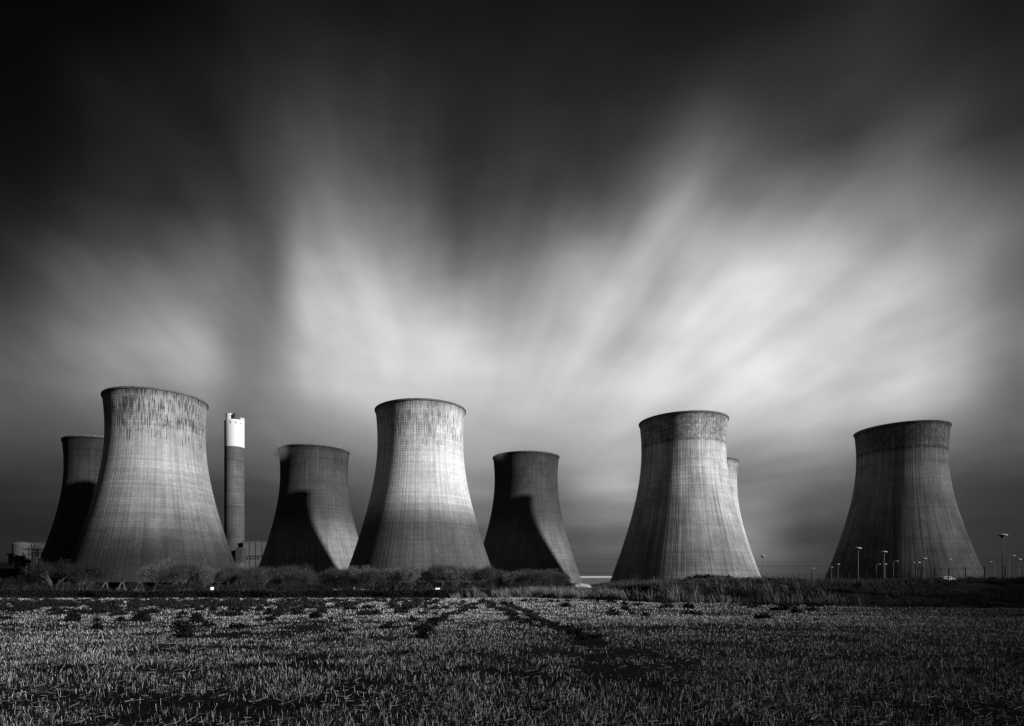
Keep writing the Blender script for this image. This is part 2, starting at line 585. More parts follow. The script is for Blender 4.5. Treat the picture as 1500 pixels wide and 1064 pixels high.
def shell_mesh():
    zs = np.concatenate([np.linspace(ZB, 113.2, 64), [114.0]])
    prof = [(rad(z), z) for z in zs]
    prof += [(rad(z) - 0.55, z) for z in np.linspace(114.0, ZB, 30)]
    return MB().lathe(prof, 144, closed=True).mesh('shell', True)


SHELL = shell_mesh()
RIM = MB().lathe([(rad(113.1) - .05, 112.9), (rad(113) + .55, 113.25), (rad(114) + .6, 114.15), (rad(114) - .62, 114.15), (rad(114) - .62, 113.3)], 144, closed=True).mesh('rim', True)
NP = 36
legmeshes = []
for sgn in (-1, 1):
    a = sgn * 0.30 * (2 * PI / NP)
    at_ = sgn * 0.035 * (2 * PI / NP)
    rb, rt_ = 51.3, rad(ZB) - .3
    p0 = (rb * math.cos(a), rb * math.sin(a), -3.3)
    p1 = (rt_ * math.cos(at_), rt_ * math.sin(at_), ZB + .2)
    legmeshes.append(MB().rod(p0, p1, .48, .42, 8).mesh('leg', True))
PACK = MB().lathe([(44, -3.2), (44, 4.4), (10, 5)], 64).mesh('fill_pack', False)
BASIN = MB().lathe([(53.4, -3.6), (53.4, -1.7), (52.9, -1.7), (52.9, -3.6)], 96, closed=True).mesh('basin_wall')
concrete_dark = gray('dark_concrete', 0.10, var=.3, scale=.6)
leg_mat = gray('leg_concrete', 0.05, var=.2, scale=1.0)
pack_mat = gray('wet_packing', 0.012)


def tower(X, Y, label, smat, seed):
    t = empty('cooling_tower', (X, Y, 0), label, 'cooling tower', 'cooling towers of the power station', rz=seed)
    me = SHELL.copy()
    link('shell', me, smat, t)
    link('rim', RIM, concrete_dark, t)
    link('fill_pack', PACK, pack_mat, t)
    link('basin_wall', BASIN, concrete_dark, t)
    for k in range(NP):
        for lm in legmeshes:
            o = link('leg', lm, leg_mat, t)
            o.rotation_euler = (0, 0, 2 * PI * k / NP)
    return t


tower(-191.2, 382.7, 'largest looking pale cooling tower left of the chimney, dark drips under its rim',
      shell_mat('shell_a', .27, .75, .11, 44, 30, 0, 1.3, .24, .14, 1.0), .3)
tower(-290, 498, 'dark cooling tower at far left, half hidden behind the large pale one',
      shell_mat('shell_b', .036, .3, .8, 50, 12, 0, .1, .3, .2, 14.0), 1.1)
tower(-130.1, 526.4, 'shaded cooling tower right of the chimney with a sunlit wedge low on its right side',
      shell_mat('shell_c', .050, .35, 3.8, 46, 20, 0, .5, .25, .2, 27.0), 2.0)  # sunlit lower part and dim upper shell put into the colour
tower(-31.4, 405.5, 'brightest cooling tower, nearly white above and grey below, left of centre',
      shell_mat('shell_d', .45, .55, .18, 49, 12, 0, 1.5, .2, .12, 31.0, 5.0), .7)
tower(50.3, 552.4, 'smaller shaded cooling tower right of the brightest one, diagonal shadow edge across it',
      shell_mat('shell_e', .055, .35, 2.6, 50, 22, 0, .6, .25, .2, 45.0), 2.9)  # painted light again: bright low down, shaded tone above
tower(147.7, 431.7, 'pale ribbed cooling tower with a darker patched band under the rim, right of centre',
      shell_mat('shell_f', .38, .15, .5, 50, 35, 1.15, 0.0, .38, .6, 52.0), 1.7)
tower(217.7, 578, 'sliver of a cooling tower peeping out behind the pale ribbed one',
      shell_mat('shell_g', .42, .6, .9, 40, 10, 0, .3, .25, .2, 66.0), 2.2)
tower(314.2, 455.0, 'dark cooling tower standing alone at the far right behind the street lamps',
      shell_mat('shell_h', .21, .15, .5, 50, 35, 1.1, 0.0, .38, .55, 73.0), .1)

# steam drifting over the rims of the two shaded towers
def steam(px, py, Y, size, dens, label, seed):
    m = bpy.data.materials.new('steam_' + str(seed))
    m.use_nodes = True
    T = NT(m.node_tree)
    for n_ in list(T.n):
        T.n.remove(n_)
    o_ = T.node('ShaderNodeOutputMaterial')
    pv = T.node('ShaderNodeVolumePrincipled')
    t_ = T.node('ShaderNodeTexCoord').outputs['Object']
    ln = T.node('ShaderNodeVectorMath', operation='LENGTH')
    T.l.new(t_, ln.inputs[0])
    d_ = T.m('MULTIPLY', T.ramp(ln.outputs['Value'], .15, .98, 1.0, 0.0), T.ramp(T.noise(t_, 1.6, 2.0), .3, .7, .5, 1.3))
    T.l.new(T.m('MULTIPLY', d_, dens), pv.inputs['Density'])
    pv.inputs['Color'].default_value = (.34, .34, .34, 1)
    T.l.new(pv.outputs[0], o_.inputs['Volume'])
    bm_ = bmesh.new()
    bmesh.ops.create_icosphere(bm_, subdivisions=3, radius=1.0)
    me = bpy.data.meshes.new('steam')
    bm_.to_mesh(me)
    bm_.free()
    o = link('steam', me, m, None, at(px, py, Y))
    o.scale = size
    tag(o, kind='stuff')
    o['label'] = label
    return o


steam(414, 662, 506, (12, 16, 10), .09, 'grey steam blurring the left rim of the shaded tower right of the chimney', 1)
steam(734, 668, 534, (9, 12, 6), .05, 'faint steam on the left rim of the small shaded central tower', 2)
steam(509, 662, 532, (8, 14, 8), .05, 'faint steam on the right rim of the shaded tower right of the chimney', 3)

# ------------------------------------------------------------------ chimney
ch = empty('chimney', (-267.5, 713, -3), 'tall concrete chimney with a white painted top and three flues', 'chimney')
cz = 3.0
conc = shell_mat('chimney_concrete', .105, .0, .4, 75, 65, 0, .0, .34, .2, 88.0, 14.0, 1.0)
MB().lathe([(11.2, 0), (11.0, 60 + cz), (10.85, 110 + cz), (10.75, 157.9 + cz)], 64).obj('shaft', conc, ch, True)
wb = MB().lathe([(10.9, 157.9 + cz), (10.9, 187.6 + cz), (10.5, 188.4 + cz), (9.6, 188.4 + cz)], 64).obj('white_band', gray('white_paint', .52, var=.06, scale=.3), ch, True)
for k in range(3):
    a = math.radians(-122 + 31 * k + 30)
    d = Vector((math.cos(a), math.sin(a)))
    MB().box((d.x * 10.85, d.y * 10.85, 184.6 + cz), (.5, .9, 2.2), a).obj('vent_slot', gray('black_opening', .01), wb)
for zz in (95, 123, 147):
    MB().lathe([(11.0, zz), (11.22, zz + .1), (11.22, zz + .6), (11.0, zz + .7)], 64).obj('ring_ledge', gray('pale_concrete', .12), ch, True)
for (fx, fy, mt, hh) in ((-4.9, -2.0, gray('flue_pale', .42, var=.1), 8.2), (3.4, -3.6, gray('flue_dark', .07), 7.6), (6.2, 3.6, gray('flue_pale2', .4, var=.1), 4.4)):
    MB().lathe([(4.0, 187 + cz), (4.0, 188 + hh + cz), (3.5, 188 + hh + cz), (3.5, 187 + cz)], 32, (fx, fy, 0), closed=True).obj('flue', mt, ch, True)

# ------------------------------------------------------------------ buildings of the station
cladding = gray('pale_cladding', .075, var=.12, scale=.2)
cladding2 = gray('dark_cladding', .03, var=.2, scale=.3)
steel = gray('dark_steel', .015, var=.2)


def block(name, x0, x1, ytop, Y, depth, label, cat, mat, splits=(), strip=None, wins=()):
    a, b = at(x0, ytop, Y), at(x1, ytop, Y)
    w = b.x - a.x
    t = empty(name, (a.x + w / 2, Y + depth / 2, -3.2), label, cat)
    H = a.z + 3.2
    MB().box((0, 0, H / 2), (w, depth, H)).obj('wall', mat, t)
    MB().box((0, 0, H + .35), (w + .8, depth + .8, .7)).obj('roof', gray('roof_edge', .05), t)
    for xx in splits:
        px = at(xx, ytop, Y).x - (a.x + w / 2)
        MB().box((px, -depth / 2 - .1, H * .52), (.5, .3, H * .94)).obj('mullion', steel, t)
    if strip:
        z = at(x0, strip, Y).z + 3.2
        MB().box((0, -depth / 2 - .14, z), (w - .2, .5, 1.1)).obj('ledge', steel, t)
    for (wx, wy) in wins:
        p = at(wx, wy, Y)
        MB().box((p.x - (a.x + w / 2), -depth / 2 - .05, p.z + 3.2), (2.6, .3, 1.8)).obj('window', gray('black_opening', .01), t)
    return t


block('boiler_house', 356, 402, 793.5, 700, 30, 'pale panelled station building between the chimney and the shaded tower', 'building', cladding,
      (365.5, 374.5, 384), 815, ((362, 818.5), (367.5, 818.5), (373, 818.5), (378, 818.5)))
block('stair_tower', 345, 354.5, 803, 688, 14, 'narrow dark block against the left side of the panelled building', 'building', cladding2)
block('plant_hall', 47, 75, 796, 725, 20, 'flat-topped pale hall behind the steel gantry at far left', 'building', gray('hall_cladding', .045, var=.15, scale=.2))
block('low_plant_shed', 336, 352, 825, 660, 12, 'low pale shed at the foot of the chimney', 'building', gray('shed_pale', .06))

Ys = 700
p = at(33.5, 797, Ys)
silo = empty('storage_silo', (p.x, Ys, -3.2), 'pale round silo with a shallow domed top at far left', 'silo')
hs = p.z + 3.2
MB().lathe([(10, 0), (10, hs - 1)], 48).obj('drum', gray('silo_paint', .04, var=.12, scale=.15), silo, True)
MB().lathe([(10.15, hs - 1.1), (10, hs - .3), (8, hs + 1.1), (4.4, hs + 2.1), (.4, hs + 2.5)], 48).obj('dome', gray('silo_paint2', .055, var=.1), silo, True)
MB().lathe([(10.05, hs * .72), (10.2, hs * .72 + .1), (10.2, hs * .72 + .4), (10.05, hs * .72 + .5)], 48).obj('hoop', steel, silo, True)

Yg = 672
gan = empty('steel_gantry', (at(49, 850, Yg).x, Yg, -3.2), 'dark steel gantry with platforms in front of the far left silo', 'gantry')
gx = at(49, 850, Yg).x
fm = MB()
for px_ in (42, 46, 50.5, 60, 64):
    X_ = at(px_, 850, Yg).x - gx
    topy = {42: 802, 46: 797, 50.5: 799, 60: 803, 64: 806}[px_]
    hh = at(px_, topy, Yg).z + 3.2
    for yy in (0, 6):
        fm.box((X_, yy, hh / 2), (.9, .9, hh))
fm.obj('column_frame', steel, gan)
for (xa, xb, py_, th) in ((33, 66, 804.5, 1.0), (38, 64, 812, .7), (37, 58, 819, .7), (46, 66, 808.5, 1.4), (40, 52, 826, 1)):
    A_, B_ = at(xa, py_, Yg), at(xb, py_, Yg)
    MB().box(((A_.x + B_.x) / 2 - gx, 3, A_.z + 3.2), (B_.x - A_.x, 8, th)).obj('platform', steel, gan)
p = at(48, 806, Yg)
MB().box((p.x - gx, 3, p.z + 1.6), (4.5, 5.5, 9)).obj('hopper', steel, gan)

pr = empty('pipe_rack', (at(27, 850, 480).x, 480, -3.2), 'stepped row of dark pipe columns below the far left silo', 'pipe rack')
px0 = at(27, 850, 480).x
for (cx, ty) in ((15, 814), (24, 818.5), (34, 821), (42.5, 822.5)):
    q_ = at(cx, ty, 480)
    MB().rod((q_.x - px0, 0, 0), (q_.x - px0, 0, q_.z + 3.2), 1.2, 1.2, 14).obj('column', cladding2, pr, True)
for (xa, xb, py_) in ((12, 19, 812.6), (15, 26, 817.3), (23, 34, 820), (31, 44, 822)):
    A_, B_ = at(xa, py_, 480), at(xb, py_, 480)
    MB().box(((A_.x + B_.x) / 2 - px0, 0, A_.z + 3.2), (B_.x - A_.x, 3.4, 1.3)).obj('header_beam', steel, pr)

A_ = at(-8, 822.5, 470)
sh = empty('pitched_shed', (A_.x, 470, -3.2), 'pale pitched roof shed cut by the left picture edge', 'shed')
zt_ = A_.z + 3.2
ze = at(0, 833, 470).z + 3.2
MB().box((0, 8, ze / 2), (18, 16, ze)).obj('wall', cladding2, sh)
MB().prism([(-10, ze), (10, ze), (0.5, zt_), (-.5, zt_)], -.5, 17).obj('roof', gray('pale_roof', .22), sh)

# far warehouse between the towers
A_, B_ = at(838, 844, 900), at(912, 844, 900)
wh = empty('warehouse', ((A_.x + B_.x) / 2, 920, -3.2), 'long low far warehouse with a bright pale roof strip between two towers', 'warehouse')
wd = B_.x - A_.x
MB().box((0, 0, (11.6 + 3.2) / 2), (wd, 40, 14.8)).obj('wall', gray('wh_wall', .075, var=.1, scale=.05), wh)
MB().box((0, 0, 14.8 + 1.5), (wd + 1, 41, 3.0), bevel=.3).obj('roof', gray('wh_roof', .34, var=.08, scale=.1), wh)

# overhead cables far behind
for k, (ya, yb_) in enumerate(((818, 826), (826.5, 829), (829.5, 826), (838.5, 838.5))):
    Yc = 760 + 12 * k
    a_, b_ = at(780, ya, Yc), at(1700, yb_, Yc)
    mb = MB()
    prev = None
    for s_ in range(25):
        tt = s_ / 24
        q_ = a_.lerp(b_, tt)
        q_.z -= 1.5 * 4 * tt * (1 - tt)
        if prev:
            mb.rod(prev, q_, .10, .10, 4)
        prev = q_.copy()
    o = mb.obj('overhead_cable', steel)
    tag(o, ['highest', 'second highest', 'third highest', 'lowest'][k] + ' thin overhead cable crossing the sky far behind the right towers', 'cable', 'overhead cables')

# ------------------------------------------------------------------ trees: bare winter crowns
twig = leafy('twigs', 0.036, .7)
twig_pale = leafy('pale_twigs', 0.085, .7)
twig_dark = leafy('dark_twigs', 0.012, .7)
bark = gray('pale_bark', .07, var=.3, scale=2)


def tree_meshes(seed, h, w, n, stems):
    r = random.Random(seed)
    R = np.random.default_rng(seed)
    mb = MB()
    lobes = []
    for s_ in range(stems):
        a = r.uniform(0, 2 * PI)
        lean = r.uniform(.05, .5) * w * .5
        base = Vector((r.uniform(-.12, .12) * w, r.uniform(-.12, .12) * w, -0.3))
        k1 = base + Vector((math.cos(a) * lean * .4, math.sin(a) * lean * .4, h * r.uniform(.28, .4)))
        rr = .007 * h * r.uniform(.8, 1.3)
        mb.rod(base, k1, rr * 1.3, rr, 6)
        for q in range(4):
            a2 = a + r.uniform(-1.2, 1.2)
            k2 = k1 + Vector((math.cos(a2) * w * r.uniform(.12, .36), math.sin(a2) * w * r.uniform(.12, .36), h * r.uniform(.15, .42)))
            k2.z = min(k2.z, h * .86)
            mb.rod(k1, k2, rr * .8, rr * .35, 5)
            lobes.append((k2, w * r.uniform(.13, .22)))
            for z_ in range(2):
                k3 = k2 + Vector((r.uniform(-.15, .15) * w, r.uniform(-.15, .15) * w, h * r.uniform(.02, .16)))
                k3.z = min(k3.z, h * .95)
                mb.rod(k2, k3, rr * .35, rr * .15, 4)
                lobes.append((k3, w * r.uniform(.07, .15)))
    trunk = mb.mesh('trunk', True)
    P0, P1 = [], []
    per = n // len(lobes)
    for (c, rad_) in lobes:
        m = int(per * r.uniform(.6, 1.5))
        d = R.normal(0, 1, (m, 3))
        d /= np.linalg.norm(d, axis=1, keepdims=True)
        ro = R.uniform(.2, 1, (m, 1)) ** .6 * rad_
        st_ = np.array(c) + d * ro * np.array([1, 1, .8])
        dirn = d * .6 + R.normal(0, .35, (m, 3)) + np.array([0, 0, .5])
        ln = R.uniform(.35, 1.0, (m, 1)) * .085 * h
        P0.append(st_)
        P1.append(st_ + dirn * ln)
    P0, P1 = np.concatenate(P0), np.concatenate(P1)
    ok = (P1[:, 2] > .06 * h) & (P1[:, 2] < h * 1.02)
    P0, P1 = P0[ok], P1[ok]
    v_, f_ = slivers(P0, P1, .055, .025)
    return trunk, np_mesh('crown', v_, f_)


PROTO = [tree_meshes(100 + k, 10, 10.5 + (k % 3), 7500, 5 + k % 3) for k in range(6)]
SHRUB = [tree_meshes(200 + k, 5, 7, 2600, 7) for k in range(3)]
ORD = ['first', 'second', 'third', 'fourth', 'fifth', 'sixth', 'seventh', 'eighth', 'ninth', 'tenth', 'eleventh', 'twelfth', 'thirteenth', 'fourteenth', 'fifteenth', 'sixteenth']


def plant(kind, px, ptop, Y, label, cat, group, sx=1.0, name=None):
    tr, cr = (PROTO if kind == 'tree' else SHRUB)[random.randrange(6 if kind == 'tree' else 3)]
    h0 = 10 if kind == 'tree' else 5
    p_ = at(px, ptop, Y)
    gz = float(hground(p_.x, Y))
    s_ = (p_.z - gz) / h0 * random.uniform(*((1.0, 1.16) if kind == 'tree' else (.8, 1.0)))
    t = empty(name or ('bare_tree' if kind == 'tree' else 'shrub'), (p_.x, Y, gz), label, cat, group, rz=random.uniform(0, 6.28))
    t.scale = (s_ * sx, s_ * sx, s_)
    link('trunk', tr, bark, t)
    cm = cr.copy()
    cm.materials.clear()
    link('crown', cm, (random.choice((twig, twig, twig_pale)) if px > 200 else twig_dark) if kind == 'tree' else twig_dark, t)
    return t


def row(lst, where, group, Y0=285, kind='tree', sx=1.0, cat='tree', word='bare winter tree'):
    for k, (x_, y_) in enumerate(lst):
        plant(kind, x_, y_, Y0 + random.uniform(-14, 14), '%s, %s from left %s' % (word, ORD[k], where), cat, group, sx * random.uniform(.9, 1.12))


row([(8, 846), (30, 842), (58, 834), (84, 822), (104, 832), (126, 826)], 'below the far left towers', 'trees in the far left corner', 300)
row([(14, 852), (46, 853), (72, 850), (100, 851), (130, 849), (152, 856), (202, 846)], 'low left of the pale tower legs', 'shrubs at the far left', 262, 'shrub', 1.0, 'shrub', 'low bare shrub')
row([(236, 829), (252, 825), (270, 826), (287, 828.5), (299, 826), (316, 829), (333, 831)], 'in front of the left pale tower', 'trees in front of the left pale tower', 288, sx=.95)
row([(350, 832), (368, 833), (386, 831.5), (403, 833), (420, 830.5), (436, 832), (455, 839)], 'between the chimney and the brightest tower', 'trees under the chimney and the shaded tower', 285)
row([(478, 838), (494, 834), (510, 832), (527, 831), (545, 834), (563, 836), (582, 834), (600, 835), (618, 834), (636, 834), (652, 831), (668, 832), (684, 830), (699, 831), (714, 833)],
    'in front of the brightest tower', 'trees in front of the brightest tower', 290, sx=.95)
row([(732, 835), (752, 838), (768, 835), (786, 832), (802, 833), (818, 840)], 'in front of the small shaded central tower', 'trees in front of the small shaded central tower', 292)
for lst, where, group in (([(228, 853), (244, 851), (262, 852), (281, 850), (300, 853), (318, 851), (337, 852)], 'under the trees of the left pale tower', 'undergrowth below the left pale tower'),
                          ([(352, 850), (372, 848), (392, 851), (412, 849), (432, 850), (452, 851), (472, 852)], 'under the trees right of the chimney', 'undergrowth right of the chimney'),
                          ([(492, 850), (512, 849), (533, 851), (556, 849), (580, 851), (604, 850), (628, 852), (650, 850), (674, 851), (700, 850), (722, 849)], 'under the trees of the brightest tower', 'undergrowth below the brightest tower'),
                          ([(744, 849), (764, 848), (786, 850), (806, 851)], 'under the trees of the small central tower', 'undergrowth below the small central tower')):
    row(lst, where, group, 268, 'shrub', 1.3, 'shrub', 'low dark shrub')
plant('shrub', 932, 839, 120, 'small pale leafless bush on the bank left of the ribbed tower base', 'shrub', None, .55)
for (bx_, by_, w_, lb) in ((1022, 842, .8, 'left half'), (1040, 838, .9, 'middle'), (1058, 843, .7, 'right end')):
    pass
darkleaf = leafy('dark_leaves', .035, .6)


def bramble(px, ptop, Y, wm, label, seed):
    R = np.random.default_rng(seed)
    p_ = at(px, ptop, Y)
    gz = float(hground(p_.x, Y))
    h = p_.z - gz
    t = empty('bramble_bush', (p_.x, Y, gz), label, 'bush', 'dark bushes on the grass bank')
    n = 6000
    lob = [(R.uniform(-.5, .5) * wm, R.uniform(-.3, .3) * wm, R.uniform(.1, .6) * h, R.uniform(.18, .4) * h + .1) for _ in range(12)]
    i_ = R.integers(0, 12, n)
    L = np.array(lob)[i_]
    d = R.normal(0, 1, (n, 3))
    d /= np.linalg.norm(d, axis=1, keepdims=True)
    c = L[:, :3] + d * (L[:, 3:4] * R.uniform(.4, 1.05, (n, 1))) * np.array([1.5, 1.2, 1])
    c[:, 2] = np.clip(c[:, 2], 0, h)
    v_, f_ = slivers(c, c + R.normal(0, .12, (n, 3)), .1, .05)
    link('leaves', np_mesh('leaves', v_, f_), darkleaf, t)
    mb = MB()
    for (a, b, c_, r_) in lob[:8]:
        mb.rod((a * .3, b * .3, -.1), (a, b, c_), .03, .015, 5)
    mb.obj('stems', bark, t)


bramble(1030, 840, 84, 4.2, 'dark rounded bramble bush on the bank before the ribbed tower, the left one', 1)
bramble(1052, 843, 82, 3.6, 'dark lower bramble bush on the bank, joined to the right of the taller one', 2)
bramble(1075, 848, 76, 5.0, 'dark spreading scrub on the bank below the right foot of the ribbed tower', 3)
bramble(1010, 852, 72, 5.0, 'dark scrub low on the bank below the left foot of the ribbed tower', 4)
bramble(1150, 851, 63, 3.4, 'dark scrub on the bank below the lone lamp right of the ribbed tower', 7)
bramble(1235, 854, 60, 2.6, 'small dark scrub on the bank below the left foot of the far right tower', 8)
bramble(1330, 852, 60, 3.0, 'dark scrub on the bank below the middle of the far right tower', 9)
bramble(960, 862, 70, 4.0, 'low dark scrub at the foot of the bank left of the ribbed tower', 10)
bramble(1475, 846, 74, 6.0, 'dark bramble bush on the bank below the tallest lamp', 6)

# ------------------------------------------------------------------ hedge at the field edge (left)
n = 90000
x_ = rng.uniform(-110, 3, n)
hh = .95 + .13 * vnoise(x_, x_ * 0, 2.3, 8) + .12 * vnoise(x_, x_ * 0, 9, 9)
y_ = yb(x_) + 2.2 + rng.uniform(-1, 1, n) * .9
zb = hground(x_, y_)
z_ = zb + (hh - zb) * rng.uniform(0, 1, n) ** .7
P = np.stack([x_, y_, z_], 1)
v, f = slivers(P, P + rng.normal(0, .10, (n, 3)) + np.array([0, 0, .05]), .09, .03)
hg = empty('hedge', (-53, 84, -.5), 'long low dark hedge along the far left edge of the stubble field', 'hedge')
link('leaves', np_mesh('leaves', v - np.array([-53, 84, -.5]), f), leafy('hedge_leaf', .007, .6), hg)
mb = MB()
for xx in np.arange(-108, 2, 1.7):
    yy = float(yb(xx)) + 2.2
    z0 = float(hground(xx, yy))
    mb.rod((xx + 53, yy - 84, z0 + .4), (xx + 53.3, yy - 84, z0 + 1.3), .04, .02, 5)
mb.obj('stems', bark, hg)


# ------------------------------------------------------------------ grass on the bank
def blades(n, xy, h0, h1, w, lean=(-.15, 0), spread=.3):
    z0 = hground(xy[:, 0], xy[:, 1])
    hh_ = rng.uniform(h0, h1, n) * (1 + .55 * vnoise(xy[:, 0], xy[:, 1], 1.1, 91) + .35 * vnoise(xy[:, 0], xy[:, 1], 4, 92))
    p0 = np.stack([xy[:, 0], xy[:, 1], z0 - .03], 1)
    d = np.stack([rng.normal(lean[0], spread, n), rng.normal(lean[1], spread, n), np.ones(n)], 1) * hh_[:, None]
    p1 = p0 + d
    return slivers(p0, p1, w, w * .3)


def bank_points(n, x0, x1, d0, d1):
    x = rng.uniform(x0, x1, n)
    d = rng.uniform(d0, d1, n)
    y = yb(x) + d
    return np.stack([x, y], 1)


def keep_dense(xy, seed, thr):
    v_ = vnoise(xy[:, 0], xy[:, 1], 1.6, seed) + .6 * vnoise(xy[:, 0], xy[:, 1], .5, seed + 1)
    return xy[v_ > thr]


a1 = bank_points(300000, 2, 75, .2, 17)
a1 = keep_dense(a1, 21, -.12)
v1, f1 = blades(len(a1), a1, .10, .40, .022, (-.3, 0), .45)
gr = link('bank_grass', np_mesh('bank_grass', v1, f1), leafy('dry_grass', .05, .85))
tag(gr, 'rough dry grass covering the bank at the right field edge', 'grass', kind='stuff')
x = np.concatenate([rng.uniform(-3, 17, 26000), rng.uniform(17, 32, 2500)])
xy = np.stack([x, yb(x) + np.abs(rng.normal(0, 4, len(x))) + .4], 1)
xy = keep_dense(xy, 31, -.1)
v1, f1 = blades(len(xy), xy, .4, 1.0, .03, (-.22, 0), .2)
rd = link('reeds', np_mesh('reeds', v1, f1), leafy('reed', .15, .8))
tag(rd, 'pale tall reeds at the foot of the bank right of the hedge', 'reeds', kind='stuff')
n = 60000
x = rng.uniform(5, 130, n)
y = rng.uniform(48, 190, n)
k = (y > yb(x) + 15)
xy = np.stack([x, y], 1)[k]
v1, f1 = blades(len(xy), xy, .2, .6, .04)
pg = link('plateau_grass', np_mesh('plateau_grass', v1, f1), leafy('dry_grass2', .035, .7))
tag(pg, 'thin rough grass on the raised ground behind the bank', 'grass', kind='stuff')

# ------------------------------------------------------------------ stubble on the field
TR = [(((706 - PX) / F * 70, 70), ((778 - PX) / F * 27, 27)), (((748 - PX) / F * 54, 54), ((862 - PX) / F * 18.5, 18.5)), (((694 - PX) / F * 58, 58), ((636 - PX) / F * 27, 27))]


def track_mask(x, y):
    m = np.zeros(len(x), bool)
    for (ax, ay), (bx__, by__) in TR:
        t_ = (y - ay) / (by__ - ay)
        cx = ax + (bx__ - ax) * t_ + .25 * np.sin(y * .35)
        m |= (np.abs(x - cx) < .34 + .2 * np.sin(y * 1.1)) & (t_ > -0.02) & (t_ < 1.05)
    return m


def join(*vf):
    V, Fc, o = [], [], 0
    for v_, f_ in vf:
        V.append(v_)
        Fc.append(f_ + o)
        o += len(v_)
    return np.concatenate(V), np.concatenate(Fc)


# dark weeds and clods
weedm = leafy('weed_leaf', .012, .5)


CL = []


def clump(cx, cy, w, h, n, R):
    if cx or cy:
        CL.append((cx, cy, w))
    d = R.normal(0, 1, (n, 3))
    d /= np.linalg.norm(d, axis=1, keepdims=True)
    r_ = R.uniform(.3, 1, (n, 1))
    c = d * r_ * np.array([w / 2, w / 2.4, h])
    c[:, 2] = np.abs(c[:, 2]) * (1 - .5 * (np.abs(c[:, 0]) / (w / 2)) ** 2)
    c += np.array([cx, cy, 0])
    s_ = .05 + .04 * w
    return slivers(c, c + R.normal(0, s_, (n, 3)), s_ * .8, s_ * .4)


WEEDS = [(68, 888, 30, 9, 'far left'), (208, 908, 26, 14, 'widest, dark'), (288, 909, 19, 13, 'rounded'), (395, 899, 16, 11, 'small upright'),
         (462, 905, 17, 10, 'low round'), (270, 934, 24, 15, 'ragged near'), (107, 909, 20, 14, 'left upright'), (592, 895, 16, 7, 'flat'),
         (618, 933, 18, 8, 'flat near'), (82, 895, 14, 7, 'small flat left'), (609, 884, 9, 5, 'tiny round'), (1008, 891, 16, 7, 'right far'), (1135, 893, 12, 5, 'far right')]
for k, (wx, wy, ww, wh_, lb) in enumerate(WEEDS):
    Y = CAM * F / (wy + 1 - HY)
    X = (wx - PX) / F * Y
    R = np.random.default_rng(300 + k)
    CL.append((X, Y, ww / F * Y))
    v, f = clump(0, 0, ww / F * Y, wh_ / F * Y, 1500, R)
    o = link('weed_clump', np_mesh('weed_clump', v, f), weedm, None, (X, Y, float(hfield(np.array([X]), np.array([Y]))[0]) - .02))
    near = 'left part of the field' if wx < 250 else 'middle left of the field' if wx < 520 else 'middle of the field' if wx < 700 else 'right side of the field'
    tag(o, '%s dark weed clump in the stubble, %s' % (lb, near), 'weed', 'dark weed clumps in the stubble')
R = np.random.default_rng(77)
parts = []
bands = [(879.5, 120, 9, 3), (881.5, 130, 11, 4), (885, 170, 15, 6), (889, 110, 18, 7), (893, 50, 20, 8), (900, 34, 20, 8), (908, 18, 22, 8), (920, 10, 26, 8)]
for (yy, cnt, ww, hh_) in bands:
    for _ in range(cnt):
        wx = R.uniform(-40, 640) if R.random() < .8 else R.uniform(500, 1200)
        if yy in (885, 889, 893) and R.random() < .55:
            wx = R.uniform(20, 460)
        wy = yy + R.normal(0, 1.0 + (yy - 878) * .06)
        Y = CAM * F / max(wy - HY, 20.6)
        X = (wx - PX) / F * Y
        parts.append(clump(X, Y, ww * R.uniform(.4, 1.5) / F * Y, hh_ * R.uniform(.4, 1.2) / F * Y, 220, R))
# dark weeds in the wheel tracks
for (ax, ay), (bx__, by__) in TR:
    for _ in range(55):
        t_ = R.uniform(0, 1)
        Y = ay + (by__ - ay) * t_
        X = ax + (bx__ - ax) * t_ + .25 * math.sin(Y * .35) + R.normal(0, .2)
        parts.append(clump(X, Y, R.uniform(.3, .8), R.uniform(.06, .14), 50, R))
v, f = join(*parts)
v[:, 2] += hfield(v[:, 0], v[:, 1]) - .02
wd_ = link('weed_cover', np_mesh('weed_cover', v, f), weedm)
tag(wd_, 'dark low weeds and clods scattered between the stubble rows', 'weeds', kind='stuff')

